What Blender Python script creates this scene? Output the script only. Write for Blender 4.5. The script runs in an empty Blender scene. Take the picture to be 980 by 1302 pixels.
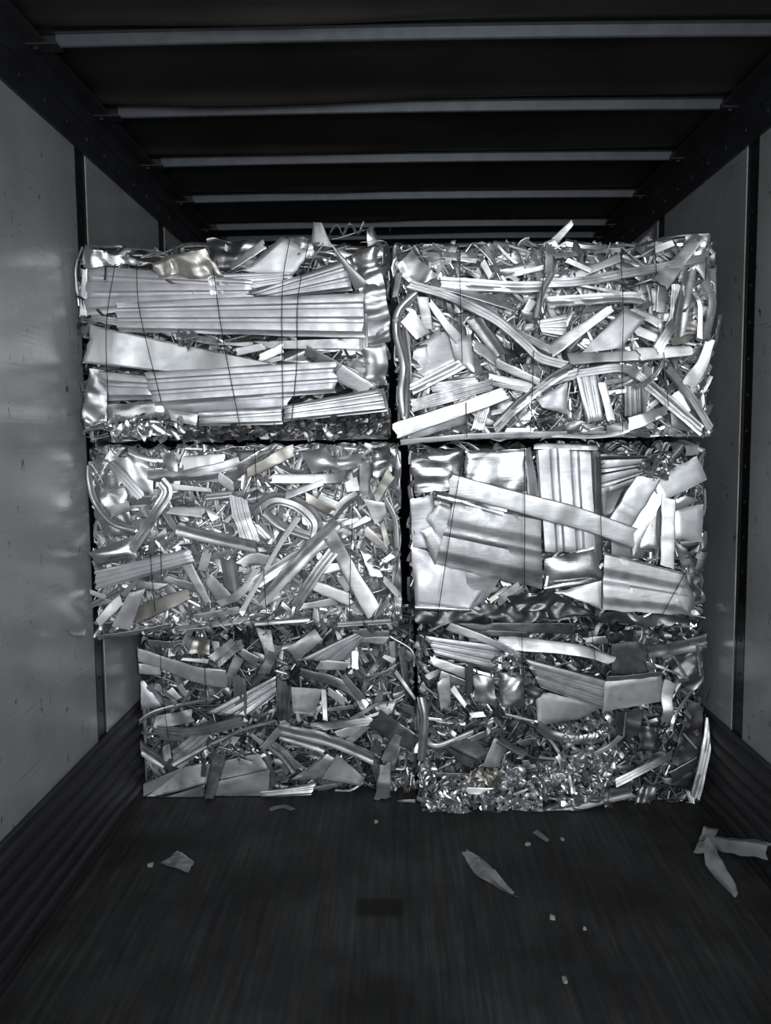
import bpy, math, random
from mathutils import Vector, Matrix, noise

S = bpy.context.scene
COL = S.collection
PI = math.pi

# ------------------------------------------------------------------ camera
F_PX, CX, CY, CAM_Z = 1070.0, 490.0, 651.0, 1.59
_Y = Vector((15, 96, -1070)).normalized()
_X = Vector((1, 0.009, 0)); _X = (_X - _Y * _X.dot(_Y)).normalized()
_Z = _X.cross(_Y)
R_CW = Matrix((_X, _Y, _Z))                      # camera-space vector -> world components
cam_d = bpy.data.cameras.new('camera')
cam = bpy.data.objects.new('camera', cam_d); COL.objects.link(cam)
cam_d.sensor_fit = 'VERTICAL'; cam_d.sensor_height = 36.0; cam_d.sensor_width = 36.0
cam_d.lens = 36.0 * F_PX / 1302.0
cam_d.clip_start = 0.02
CAM = Vector((0, 0, CAM_Z))
cam.matrix_world = Matrix.Translation(CAM) @ R_CW.to_4x4()
S.camera = cam


def at(u, v, Y):
    d = R_CW @ Vector((u - CX, CY - v, -F_PX))
    return CAM + d * (Y / d.y)


def at_floor(u, v, z=0.0):
    d = R_CW @ Vector((u - CX, CY - v, -F_PX))
    return CAM + d * ((z - CAM_Z) / d.z)


# ------------------------------------------------------------------ materials
def new_mat(name):
    m = bpy.data.materials.new(name); m.use_nodes = True
    nt = m.node_tree
    return m, nt, nt.nodes['Principled BSDF']


def nd(nt, typ, **kw):
    n = nt.nodes.new(typ)
    for k, v in kw.items():
        if k in n.inputs: n.inputs[k].default_value = v
        else: setattr(n, k, v)
    return n


def ramp(nt, src, stops):
    r = nt.nodes.new('ShaderNodeValToRGB')
    e = r.color_ramp.elements
    while len(e) < len(stops): e.new(0.5)
    for i, (p, c) in enumerate(stops):
        e[i].position = p
        e[i].color = c if len(c) == 4 else (*c, 1)
    nt.links.new(src, r.inputs[0])
    return r


def coords(nt, scale=(1, 1, 1), space='Object', rot=(0, 0, 0)):
    tc = nt.nodes.new('ShaderNodeTexCoord')
    mp = nt.nodes.new('ShaderNodeMapping')
    mp.inputs['Scale'].default_value = scale
    mp.inputs['Rotation'].default_value = rot
    nt.links.new(tc.outputs[space], mp.inputs[0])
    return mp.outputs[0]


def metal(name, col, rough, metallic=1.0, bump=0.04, var=0.14, dirt=0.25, aniso=0.0):
    m, nt, b = new_mat(name)
    L = nt.links.new
    oi = nt.nodes.new('ShaderNodeObjectInfo')
    v = coords(nt, (1, 1, 1))
    n1 = nd(nt, 'ShaderNodeTexNoise', Scale=9.0, Detail=5.0, Roughness=0.6)
    L(v, n1.inputs['Vector'])
    # blotchy oxide and dirt with shapes of their own
    lo = tuple(c * (1 - dirt) for c in col)
    r1 = ramp(nt, n1.outputs[0], [(0.36, lo), (0.62, col)])
    hsv = nt.nodes.new('ShaderNodeHueSaturation')
    mr = nd(nt, 'ShaderNodeMapRange'); mr.inputs[3].default_value = 1 - var; mr.inputs[4].default_value = 1 + var * 0.6
    L(oi.outputs['Random'], mr.inputs[0]); L(mr.outputs[0], hsv.inputs['Value'])
    L(r1.outputs[0], hsv.inputs['Color']); L(hsv.outputs[0], b.inputs['Base Color'])
    b.inputs['Metallic'].default_value = metallic
    n2 = nd(nt, 'ShaderNodeTexNoise', Scale=22.0, Detail=4.0)
    L(v, n2.inputs['Vector'])
    r2 = nd(nt, 'ShaderNodeMapRange'); r2.inputs[1].default_value = 0.3; r2.inputs[2].default_value = 0.7
    r2.inputs[3].default_value = max(0.05, rough - 0.1); r2.inputs[4].default_value = rough + 0.12
    L(n2.outputs[0], r2.inputs[0]); L(r2.outputs[0], b.inputs['Roughness'])
    n3 = nd(nt, 'ShaderNodeTexNoise', Scale=5.0, Detail=4.0)
    L(coords(nt, (3, 3, 24), rot=(0, .5, 0)), n3.inputs['Vector'])
    bp = nd(nt, 'ShaderNodeBump', Strength=bump, Distance=0.01)
    L(n3.outputs[0], bp.inputs['Height']); L(bp.outputs[0], b.inputs['Normal'])
    return m


MAT = {
    'b': metal('bright_aluminium', (0.85, 0.86, 0.87), 0.43, metallic=.82, dirt=0.14),
    'n': metal('mill_aluminium', (0.74, 0.75, 0.765), 0.42, metallic=.85, dirt=0.22),
    's': metal('shiny_aluminium', (0.84, 0.85, 0.865), 0.26, metallic=.9, bump=0.06, dirt=0.2),
    'd': metal('dark_aluminium', (0.30, 0.30, 0.31), 0.36, metallic=.85, dirt=0.3),
    'w': metal('warm_aluminium', (0.66, 0.63, 0.585), 0.44, metallic=.8, dirt=0.25),
    'p': metal('pale_lacquered_aluminium', (0.74, 0.725, 0.755), 0.46, metallic=0.7, bump=0.02, dirt=0.18),
    'g': metal('grey_aluminium', (0.50, 0.505, 0.515), 0.44, metallic=.8, dirt=0.28),
    'f': metal('crushed_filler_aluminium', (0.78, 0.79, 0.80), 0.42, metallic=.85, bump=0.06, dirt=0.3),
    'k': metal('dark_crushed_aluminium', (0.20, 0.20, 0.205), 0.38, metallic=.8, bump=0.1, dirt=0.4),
}
m, nt, b = new_mat('black_wire'); MAT['wire'] = m
b.inputs['Base Color'].default_value = (0.03, 0.03, 0.035, 1); b.inputs['Metallic'].default_value = 0.6; b.inputs['Roughness'].default_value = 0.45


def wall_mat(name, col, rough):
    m, nt, b = new_mat(name); L = nt.links.new
    v = coords(nt)
    n = nd(nt, 'ShaderNodeTexNoise', Scale=2.2, Detail=6.0, Roughness=0.6); L(v, n.inputs['Vector'])
    r = ramp(nt, n.outputs[0], [(0.3, tuple(c * 0.78 for c in col)), (0.7, tuple(c * 1.12 for c in col))])
    # horizontal drag scratches
    vs = coords(nt, (1, 1.1, 26), rot=(0.12, 0, 0))
    ns = nd(nt, 'ShaderNodeTexNoise', Scale=3.0, Detail=3.0, Roughness=0.55); L(vs, ns.inputs['Vector'])
    rs = ramp(nt, ns.outputs[0], [(0.0, (1, 1, 1)), (0.665, (1, 1, 1)), (0.70, (0.45, 0.45, 0.45))])
    # small black scuffs
    vk = coords(nt, (1, 9, 4))
    nk = nd(nt, 'ShaderNodeTexNoise', Scale=2.6, Detail=4.0, Roughness=0.7); L(vk, nk.inputs['Vector'])
    rk = ramp(nt, nk.outputs[0], [(0.0, (1, 1, 1)), (0.645, (1, 1, 1)), (0.68, (0.12, 0.12, 0.12))])
    mx = nd(nt, 'ShaderNodeMix', data_type='RGBA', blend_type='MULTIPLY'); mx.inputs[0].default_value = 0.45
    L(r.outputs[0], mx.inputs[6]); L(rs.outputs[0], mx.inputs[7])
    mx2 = nd(nt, 'ShaderNodeMix', data_type='RGBA', blend_type='MULTIPLY'); mx2.inputs[0].default_value = 0.9
    L(mx.outputs[2], mx2.inputs[6]); L(rk.outputs[0], mx2.inputs[7])
    L(mx2.outputs[2], b.inputs['Base Color'])
    rr = nd(nt, 'ShaderNodeMapRange'); rr.inputs[3].default_value = rough - 0.08; rr.inputs[4].default_value = rough + 0.12
    L(n.outputs[0], rr.inputs[0]); L(rr.outputs[0], b.inputs['Roughness'])
    b.inputs['IOR'].default_value = 1.6
    bp = nd(nt, 'ShaderNodeBump', Strength=0.05, Distance=0.02); L(ns.outputs[0], bp.inputs['Height']); L(bp.outputs[0], b.inputs['Normal'])
    return m


MAT['wall'] = wall_mat('grey_lining_panel', (0.47, 0.485, 0.49), 0.22)


def plain(name, col, rough, metallic=0.0, sc=6.0, var=0.4, stretch=(1, 1, 1), bump=0.1):
    m, nt, b = new_mat(name); L = nt.links.new
    v = coords(nt, stretch)
    n = nd(nt, 'ShaderNodeTexNoise', Scale=sc, Detail=6.0, Roughness=0.65); L(v, n.inputs['Vector'])
    r = ramp(nt, n.outputs[0], [(0.3, tuple(c * (1 - var) for c in col)), (0.7, tuple(c * (1 + var) for c in col))])
    L(r.outputs[0], b.inputs['Base Color'])
    b.inputs['Roughness'].default_value = rough; b.inputs['Metallic'].default_value = metallic
    bp = nd(nt, 'ShaderNodeBump', Strength=bump, Distance=0.01); L(n.outputs[0], bp.inputs['Height']); L(bp.outputs[0], b.inputs['Normal'])
    return m


MAT['rail'] = plain('dark_rail', (0.028, 0.029, 0.033), 0.5)
MAT['post'] = plain('black_post', (0.012, 0.012, 0.013), 0.35)
MAT['bow'] = plain('galvanised_bow', (0.105, 0.115, 0.128), 0.5, 0.3, sc=14, var=0.2, bump=0.05)
MAT['roof'] = plain('dark_roof_sheet', (0.030, 0.027, 0.024), 0.5, sc=1.6, var=0.5, bump=0.05)
MAT['liner'] = plain('black_scuff_liner', (0.034, 0.034, 0.037), 0.55, sc=9, var=0.45, stretch=(1, 0.3, 2))
MAT['edge'] = plain('bare_panel_edge', (0.55, 0.57, 0.58), 0.4, 0.2)
MAT['chip'] = plain('pale_chip', (0.42, 0.42, 0.40), 0.6, sc=30)


def floor_mat():
    m, nt, b = new_mat('worn_black_board_floor'); L = nt.links.new
    v = coords(nt, (22, 0.9, 1))
    g = nd(nt, 'ShaderNodeTexNoise', Scale=2.4, Detail=7.0, Roughness=0.65); L(v, g.inputs['Vector'])
    r = ramp(nt, g.outputs[0], [(0.28, (0.026, 0.0265, 0.0275)), (0.55, (0.058, 0.059, 0.060)), (0.8, (0.112, 0.110, 0.107))])
    v2 = coords(nt, (1, 1, 1))
    p = nd(nt, 'ShaderNodeTexNoise', Scale=2.6, Detail=5.0, Roughness=0.6); L(v2, p.inputs['Vector'])
    rp = ramp(nt, p.outputs[0], [(0.35, (0.6, 0.6, 0.6)), (0.65, (1.25, 1.25, 1.25))])
    mx = nd(nt, 'ShaderNodeMix', data_type='RGBA', blend_type='MULTIPLY'); mx.inputs[0].default_value = 1
    L(r.outputs[0], mx.inputs[6]); L(rp.outputs[0], mx.inputs[7])
    # faint reddish grain streaks where the coating is worn off
    v3 = coords(nt, (30, 0.5, 1))
    q = nd(nt, 'ShaderNodeTexNoise', Scale=1.7, Detail=4.0); L(v3, q.inputs['Vector'])
    rq = ramp(nt, q.outputs[0], [(0.60, (0, 0, 0)), (0.72, (0.7, 0.7, 0.7))])
    mx2 = nd(nt, 'ShaderNodeMix', data_type='RGBA', blend_type='MIX')
    L(rq.outputs[0], mx2.inputs[0]); L(mx.outputs[2], mx2.inputs[6]); mx2.inputs[7].default_value = (0.066, 0.047, 0.040, 1)
    # dark patches with outlines of their own
    tc = nt.nodes.new('ShaderNodeTexCoord'); sx = nt.nodes.new('ShaderNodeSeparateXYZ'); L(tc.outputs['Object'], sx.inputs[0])

    def box(cx, cy, hx, hy, soft):
        outs = []
        for o, c, h in ((sx.outputs[0], cx, hx), (sx.outputs[1], cy, hy)):
            a = nd(nt, 'ShaderNodeMath', operation='SUBTRACT'); L(o, a.inputs[0]); a.inputs[1].default_value = c
            ab = nd(nt, 'ShaderNodeMath', operation='ABSOLUTE'); L(a.outputs[0], ab.inputs[0])
            mr = nd(nt, 'ShaderNodeMapRange'); L(ab.outputs[0], mr.inputs[0])
            mr.inputs[1].default_value = h - soft; mr.inputs[2].default_value = h + soft
            mr.inputs[3].default_value = 1; mr.inputs[4].default_value = 0
            outs.append(mr.outputs[0])
        mm = nd(nt, 'ShaderNodeMath', operation='MULTIPLY'); L(outs[0], mm.inputs[0]); L(outs[1], mm.inputs[1])
        return mm.outputs[0]
    cur = mx2.outputs[2]
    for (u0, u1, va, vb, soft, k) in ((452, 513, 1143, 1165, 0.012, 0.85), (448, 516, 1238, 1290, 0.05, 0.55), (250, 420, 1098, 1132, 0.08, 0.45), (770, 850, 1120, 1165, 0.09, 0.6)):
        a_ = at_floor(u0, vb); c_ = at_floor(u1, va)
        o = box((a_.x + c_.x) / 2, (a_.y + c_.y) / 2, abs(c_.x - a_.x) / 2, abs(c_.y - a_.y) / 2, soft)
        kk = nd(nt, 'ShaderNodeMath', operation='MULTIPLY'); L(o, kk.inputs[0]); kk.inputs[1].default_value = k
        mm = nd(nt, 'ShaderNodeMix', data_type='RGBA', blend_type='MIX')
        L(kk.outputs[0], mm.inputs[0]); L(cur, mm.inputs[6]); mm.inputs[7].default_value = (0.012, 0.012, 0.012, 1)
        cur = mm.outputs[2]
    L(cur, b.inputs['Base Color'])
    b.inputs['Roughness'].default_value = 0.62; b.inputs['Specular IOR Level'].default_value = 0.3
    bp = nd(nt, 'ShaderNodeBump', Strength=0.15, Distance=0.008); L(g.outputs[0], bp.inputs['Height']); L(bp.outputs[0], b.inputs['Normal'])
    return m


MAT['floor'] = floor_mat()


# ------------------------------------------------------------------ mesh helpers
class MB:
    def __init__(s): s.v = []; s.f = []; s.mi = []

    def add(s, vs, fs, mi=0):
        o = len(s.v); s.v += vs; s.f += [tuple(i + o for i in f) for f in fs]; s.mi += [mi] * len(fs)

    def box(s, lo, hi, mi=0):
        x0, y0, z0 = lo; x1, y1, z1 = hi
        s.add([(x0, y0, z0), (x1, y0, z0), (x1, y1, z0), (x0, y1, z0), (x0, y0, z1), (x1, y0, z1), (x1, y1, z1), (x0, y1, z1)],
              [(0, 3, 2, 1), (4, 5, 6, 7), (0, 1, 5, 4), (1, 2, 6, 5), (2, 3, 7, 6), (3, 0, 4, 7)], mi)

    def build(s, name, mats, parent=None, smooth=True, angle=0.7):
        me = bpy.data.meshes.new(name)
        me.from_pydata([tuple(p) for p in s.v], [], s.f)
        for mt in (mats if isinstance(mats, (list, tuple)) else [mats]): me.materials.append(mt)
        for p, k in zip(me.polygons, s.mi):
            p.material_index = k; p.use_smooth = smooth
        if smooth: me.set_sharp_from_angle(angle=angle)
        me.update()
        o = bpy.data.objects.new(name, me); COL.objects.link(o)
        if parent: o.parent = parent
        return o


def tag(o, label, cat, group=None):
    o['label'] = label; o['category'] = cat
    if group: o['group'] = group
    return o


def structure(o):
    o['kind'] = 'structure'; return o


def grid_to(mb, G, N, thick, mi=0):
    """G[i][j] points, N[i][j] normals; a closed sheet of the given thickness."""
    nu, nv = len(G), len(G[0])
    vs = [p for row in G for p in row]
    fs = []
    for i in range(nu - 1):
        for j in range(nv - 1):
            a = i * nv + j
            fs.append((a, a + 1, a + nv + 1, a + nv))
    if thick:
        o = nu * nv
        vs += [G[i][j] - N[i][j] * thick for i in range(nu) for j in range(nv)]
        fs += [tuple(reversed([k + o for k in f])) for f in list(fs)]
        rim = [j for j in range(nv)] + [i * nv + nv - 1 for i in range(1, nu)] + [(nu - 1) * nv + j for j in range(nv - 2, -1, -1)] + [i * nv for i in range(nu - 2, 0, -1)]
        for a, c in zip(rim, rim[1:] + rim[:1]): fs.append((c, a, a + o, c + o))
    mb.add(vs, fs, mi)


LIM = [-1.160, 1.302, -9, 9, -9, 0]


def lim(q, n):
    """scrap pressed flat where it meets the wall or the next bale"""
    a, b_, c, d = LIM[:4]
    k = .006 * abs(n)
    if q.x < a: q.x = a + k
    if q.x > b_: q.x = b_ - k
    r = abs(noise.noise(Vector((q.x * 11, q.y * 5, c))))
    if q.y < LIM[4]: c -= LIM[5] * (.15 + 1.6 * r)
    else: c += .02 * r
    if q.z < c: q.z = c + k
    if q.z > d - .05 * r: q.z = d - .05 * r - k


def tri(x): return abs((x % 2.0) - 1.0)


class Facets:
    """sum of triangle waves: flat facets that meet in sharp creases"""
    def __init__(s, seed, f):
        r = random.Random(seed)
        s.k = []
        for fm, w in ((.55, 1.0), (.9, .75), (1.5, .5), (2.3, .3), (3.4, .16)):
            d = Vector((r.gauss(0, 1), r.gauss(0, .6), r.gauss(0, 1))).normalized()
            s.k.append((d * fm * f, r.random() * 2, w))
        s.o = Vector((r.random() * 9, r.random() * 9, 3))

    def __call__(s, p):
        q = p + Vector((noise.noise(p * 4 + s.o), noise.noise(p * 4 - s.o), noise.noise(p * 4 + s.o * 2))) * .045
        return sum(w * (tri(q.dot(d) + ph) - .5) for d, ph, w in s.k)


def at_x(u, v, X):
    d = R_CW @ Vector((u - CX, CY - v, -F_PX))
    return CAM + d * (X / d.x)


def spline(pts, step):
    if len(pts) == 2:
        n = max(3, int((pts[1] - pts[0]).length / step) + 1)
        return [pts[0].lerp(pts[1], i / n) for i in range(n + 1)]
    P = [pts[0] * 2 - pts[1]] + list(pts) + [pts[-1] * 2 - pts[-2]]
    out = []
    for k in range(1, len(P) - 2):
        a, b_, c, d = P[k - 1:k + 3]
        n = max(2, int((c - b_).length / step) + 1)
        for i in range(n):
            t = i / n
            out.append(0.5 * ((2 * b_) + (c - a) * t + (2 * a - 5 * b_ + 4 * c - d) * t * t + (3 * b_ - a - 3 * c + d) * t ** 3))
    out.append(P[-2].copy())
    return out


def profile(kind, w, ribs=3):
    if kind == 'c':
        d = min(0.03, 0.4 * w)
        return [(-.5, -d), (-.485, -d * .5), (-.45, 0), (-.18, 0), (-.12, -.002), (.12, -.002), (.18, 0), (.45, 0), (.485, -d * .5), (.5, -d)]
    if kind == 'a':
        return [(-.5, -.32 * w), (-.25, -.15 * w), (-.03, 0), (.03, 0), (.25, -.15 * w), (.5, -.32 * w)]
    if kind == 't':
        q = random.Random(w * 1e5)
        k = q.choice((4, 5, 6, 7))
        return [(-.5 + i / k + (q.uniform(-.3, .3) / k if 0 < i < k else 0), w * (q.uniform(-.20, .06) - .16 * abs(2 * i / k - 1) ** 2)) for i in range(k + 1)]
    if kind == 'x':
        q = random.Random(w * 1e5)
        return [(-.5, w * q.uniform(-.4, .1)), (-.2, w * q.uniform(-.1, .1)), (.2, w * q.uniform(-.15, .15)), (.5, w * q.uniform(-.4, .1))]
    if kind == 'r':
        out = []; h = min(0.009, 0.16 * w / ribs + .002)
        for i in range(ribs):
            a = -.5 + i / ribs; q = 1 / ribs
            out += [(a, -h), (a + q * .10, 0), (a + q * .62, 0), (a + q * .70, -h)]
        out.append((.5, -h))
        return out
    return [(-.5, -.04 * w), (-.465, -.009 * w), (-.43, -.001 * w), (-.2, 0), (.05, .004 * w), (.25, 0), (.43, -.001 * w), (.47, -.009 * w), (.5, -.035 * w)]


def ribbon(mb, pts, w, kind='f', roll=0.0, twist=0.0, amp=0.003, seed=0.0, thick=0.0016, step=0.016, ribs=3, kinks=2, mi=0, rnd=random, zmin=0.004, up=Vector((0, -1, 0)), env=False):
    P = spline(pts, step)
    n = len(P)
    prof = profile(kind, w, ribs)
    ks = [(rnd.random(), rnd.uniform(-.5, .5) * 0.16 * min(w, .08)) for _ in range(kinks)]
    G, NN = [], []
    fl = Facets(seed, 9)
    tp = math.sin(seed * 3.3) * (.45 if w < .09 and kind in 'fa' else .12)
    sk = math.sin(seed * 5.1) * .5
    for i, p in enumerate(P):
        T = (P[min(i + 1, n - 1)] - P[max(i - 1, 0)])
        T = T.normalized() if T.length > 1e-9 else Vector((1, 0, 0))
        N = up - T * up.dot(T)
        if N.length < 0.05: N = Vector((0.3, -0.3, 0.9)) - T * Vector((0.3, -0.3, 0.9)).dot(T)
        N.normalize()
        t = i / (n - 1)
        N = Matrix.Rotation(roll + twist * (t - .5), 3, T) @ N
        Sd = T.cross(N)
        ww = w * (1 + tp * (t - .5) + 0.16 * noise.noise(Vector((t * 4, seed, 3.1)))) * ((.3 + .85 * math.sin(PI * min(1, t * 1.05)) ** .8) if env else 1)
        kz = sum(a * max(0, 1 - abs(t - c) * 9) for c, a in ks)
        row, nr = [], []
        for (s, h) in prof:
            q = p + Sd * (s * ww) + N * (h + kz)
            dv = noise.noise(q * 9 + Vector((seed, seed * 1.7, 0))) + .5 * noise.noise(q * 26 + Vector((0, seed, seed)))
            q = q + N * (amp * (.6 * dv + 1.1 * fl(q)))
            if i in (0, n - 1):
                q = q + T * (0.28 * w * noise.noise(Vector((s * 5, seed, i))) + sk * w * s)
            if q.z < zmin: q.z = zmin + 0.002 * abs(dv)
            lim(q, dv)
            row.append(q); nr.append(N)
        G.append(row); NN.append(nr)
    grid_to(mb, G, NN, thick, mi)


def patch(mb, c, ribs=0, rh=None, amp=0.004, crumple=0.0, seed=0.0, thick=0.0018, step=0.014, bow=0.0, mi=0, freq=14, zmin=0.004):
    """four world corners c0-c1 / c3-c2; ribs run from c0 to c1"""
    lu = max((c[1] - c[0]).length, (c[2] - c[3]).length); lv = max((c[3] - c[0]).length, (c[2] - c[1]).length)
    nu = max(5, min(46, int(lu / step)))
    N = (c[1] - c[0]).cross(c[3] - c[0]) + (c[3] - c[2]).cross(c[1] - c[2])
    N.normalize()
    if N.y > 0: N = -N
    if ribs:
        vs, h = [], rh or min(0.014, 0.2 * lv / ribs)
        for i in range(ribs):
            a, q = i / ribs, 1 / ribs
            vs += [(a, 0), (a + q * .09, h), (a + q * .3, h * 1.05), (a + q * .5, h * 1.03), (a + q * .62, h), (a + q * .76, h * .05), (a + q * .9, -h * .04)]
        vs.append((1.0, 0))
    else:
        nv = max(5, min(40, int(lv / step)))
        vs = [(0, 0), (.25 / nv, 0)] + [(i / nv, 0) for i in range(1, nv)] + [(1 - .25 / nv, 0), (1, 0)]
    G, NN = [], []
    o = Vector((seed, seed * 0.7, -seed))
    fc, fl = Facets(seed, freq), Facets(seed + 1, 4.5)
    for i in range(nu + 1):
        u = i / nu; row, nr = [], []
        for (v, h) in vs:
            uu, vv = u, v
            if i in (0, nu): uu = u + (.05 if crumple else .022) * noise.noise(Vector((v * 4, seed, i)))
            if v in (0, 1.0): vv = v + .03 * noise.noise(Vector((u * 6, seed, v * 9 + 2)))
            p = (c[0].lerp(c[1], uu)).lerp(c[3].lerp(c[2], uu), vv)
            d = h + amp * (noise.noise(p * 5 + o) + .8 * fl(p)) + bow * (1 - (2 * u - 1) ** 2) * (1 - (2 * v - 1) ** 2)
            if crumple:
                d += crumple * 1.1 * fc(p)
                p = p + Vector((noise.noise(p * freq - o), 0, noise.noise(p * freq + o * 2))) * crumple * .7
            ed = min(u * lu, (1 - u) * lu, v * lv, (1 - v) * lv)
            d -= .006 * math.exp(-(ed / .007) ** 2) * (.5 + 1.2 * noise.noise(p * 5 + o))
            p = p + N * d
            if p.z < zmin: p.z = zmin + .001
            lim(p, noise.noise(p * 20))
            row.append(p); nr.append(N)
        G.append(row); NN.append(nr)
    grid_to(mb, G, NN, thick, mi)


def tube(mb, pts, r, sides=6, step=0.03, mi=0):
    P = spline(pts, step); n = len(P); vs, fs = [], []
    for i, p in enumerate(P):
        T = (P[min(i + 1, n - 1)] - P[max(i - 1, 0)]).normalized()
        A = T.cross(Vector((0.21, 1, .13))).normalized(); B = T.cross(A)
        vs += [p + (A * math.cos(2 * PI * k / sides) + B * math.sin(2 * PI * k / sides)) * r for k in range(sides)]
    for i in range(n - 1):
        for k in range(sides):
            fs.append((i * sides + k, i * sides + (k + 1) % sides, (i + 1) * sides + (k + 1) % sides, (i + 1) * sides + k))
    fs += [tuple(reversed(range(sides))), tuple(range((n - 1) * sides, n * sides))]
    mb.add(vs, fs, mi)


# ------------------------------------------------------------------ the trailer
XL, XR = -1.176, 1.321
Y0, Y1 = -1.2, 6.0
LIN = 0.415            # top of the scuff liner
RAIL = 2.66           # bottom of the top rail
BOW = 2.836
ROOF = 2.885
POSTS = [0.015, 1.105, 2.195, 3.285, 4.375, 5.465]
trim_n = [0]


def trim(mb, mats, **kw):
    trim_n[0] += 1
    return structure(mb.build('trim_%d' % trim_n[0], mats, **kw))


fl = MB(); fl.box((XL - .05, Y0, -.05), (XR + .05, Y1, 0))
structure(fl.build('floor', MAT['floor'], smooth=False))
for side, sx, nm in ((-1, XL, 'left'), (1, XR, 'right')):
    w = MB()
    edges = [Y0] + POSTS + [Y1 + .11]
    back = sx + side * .004
    w.box((min(back, back + side * .04), Y0, 0), (max(back, back + side * .04), Y1, ROOF))
    for i in range(len(edges) - 1):
        a = edges[i]; c = edges[i + 1] - .11
        w.box((min(sx, back), a, LIN - .02), (max(sx, back), c, RAIL + .02))
        # bare cut edge of the panel facing the rear doors
        xa, xb = sx - side * .0005, back
        w.box((min(xa, xb), a - .0015, LIN - .02), (max(xa, xb), a + .0003, RAIL + .02), 1)
    structure(w.build('wall_' + nm, [MAT['wall'], MAT['edge']], smooth=False))
    # posts in the joints
    for y in POSTS:
        p = MB(); x0 = back - side * .0008
        p.box((min(x0, back + side * .01), y - .11, LIN - .02), (max(x0, back + side * .01), y - .002, RAIL + .02))
        for yy in (y - .095, y - .018):
            p.box((min(x0 - side * .002, back), yy - .006, LIN - .02), (max(x0 - side * .002, back), yy + .006, RAIL + .02))
        for k in range(16):       # rivet heads
            z = LIN + .1 + k * .135
            p.box((min(x0 - side * .003, x0), y - .06, z), (max(x0 - side * .003, x0), y - .05, z + .01))
        trim(p, MAT['post'], smooth=False)
    # ribbed scuff liner
    s = MB()
    prof = [(0.0, 0.030), (0.02, 0.030)]
    for k in range(6):
        z = .025 + k * .062
        prof += [(z, .014), (z + .008, .026), (z + .025, .030), (z + .042, .026), (z + .05, .014)]
    prof += [(LIN - .006, .016), (LIN, .012), (LIN, 0)]
    n = len(prof)
    for y in (Y0, Y1):
        s.v += [(sx - side * h, y, z) for z, h in prof]
    for k in range(n - 1):
        s.f.append((k, k + 1, n + k + 1, n + k) if side > 0 else (k + 1, k, n + k, n + k + 1)); s.mi.append(0)
    structure(s.build('baseboard_' + nm, MAT['liner'], angle=0.5))
    # top rail with a drip lip and rivets
    r = MB()
    a = sx - side * .012
    r.box((min(a, sx + side * .02), Y0, RAIL), (max(a, sx + side * .02), Y1, BOW + .01))
    a2 = sx - side * .02
    r.box((min(a2, sx), Y0, RAIL + .10), (max(a2, sx), Y1, RAIL + .112))
    a3 = sx - side * .07
    r.box((min(a3, sx), Y0, BOW + .002), (max(a3, sx), Y1, BOW + .014))
    for k in range(38):
        y = Y0 + .1 + k * .19
        r.box((min(a - side * .004, a), y, RAIL + .05), (max(a - side * .004, a), y + .012, RAIL + .062))
    trim(r, MAT['rail'], smooth=False)

fw = MB(); fw.box((XL - .05, Y1, 0), (XR + .05, Y1 + .05, ROOF))
structure(fw.build('wall_front', MAT['rail'], smooth=False))

BOWS = [-.22, .38, .98, 1.58, 2.18, 2.79, 3.39, 3.99, 4.59, 5.19, 5.50, 5.76]
# roof sheet: lifted off each bow in a shallow lens, sagging between
rs_ = random.Random(5)
rm = MB()
nx = 60
lens = [(rs_.uniform(-.75, -.1), rs_.uniform(.35, .75), rs_.uniform(.012, .03)) for _ in BOWS]
ys = sorted({round(y, 3) for yb in BOWS for y in [yb + o for o in (-.3, -.22, -.16, -.13, -.11, -.095, -.08, -.065, -.05, -.035, -.02, -.008, .01, .03, .06, .12)]} | {Y0, Y0 + .4, Y0 + .8, Y1})
ys = [y for y in ys if Y0 <= y <= Y1]
for y in ys:
    for i in range(nx + 1):
        x = XL + (XR - XL) * i / nx
        z = BOW + .043 + .006 * noise.noise(Vector((x * .9, y * 1.6, 4)))
        for yb, (c, wd, h) in zip(BOWS, lens):
            e = .35 + math.exp(-((x - c) / wd) ** 2) + .25 * noise.noise(Vector((x * 2, yb, 1)))
            z += e * (h * .9 * math.exp(-((y - yb + .018) / .026) ** 2) - (.004 + .9 * h) * math.exp(-((y - yb + .085) / .035) ** 2))
        rm.v.append((x, y, z))
for j in range(len(ys) - 1):
    for i in range(nx):
        a = j * (nx + 1) + i
        rm.f.append((a, a + nx + 1, a + nx + 2, a + 1)); rm.mi.append(0)
rm.box((XL - .04, Y0, ROOF + .07), (XR + .04, Y1, ROOF + .09))
structure(rm.build('ceiling', MAT['roof'], angle=3))
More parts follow.
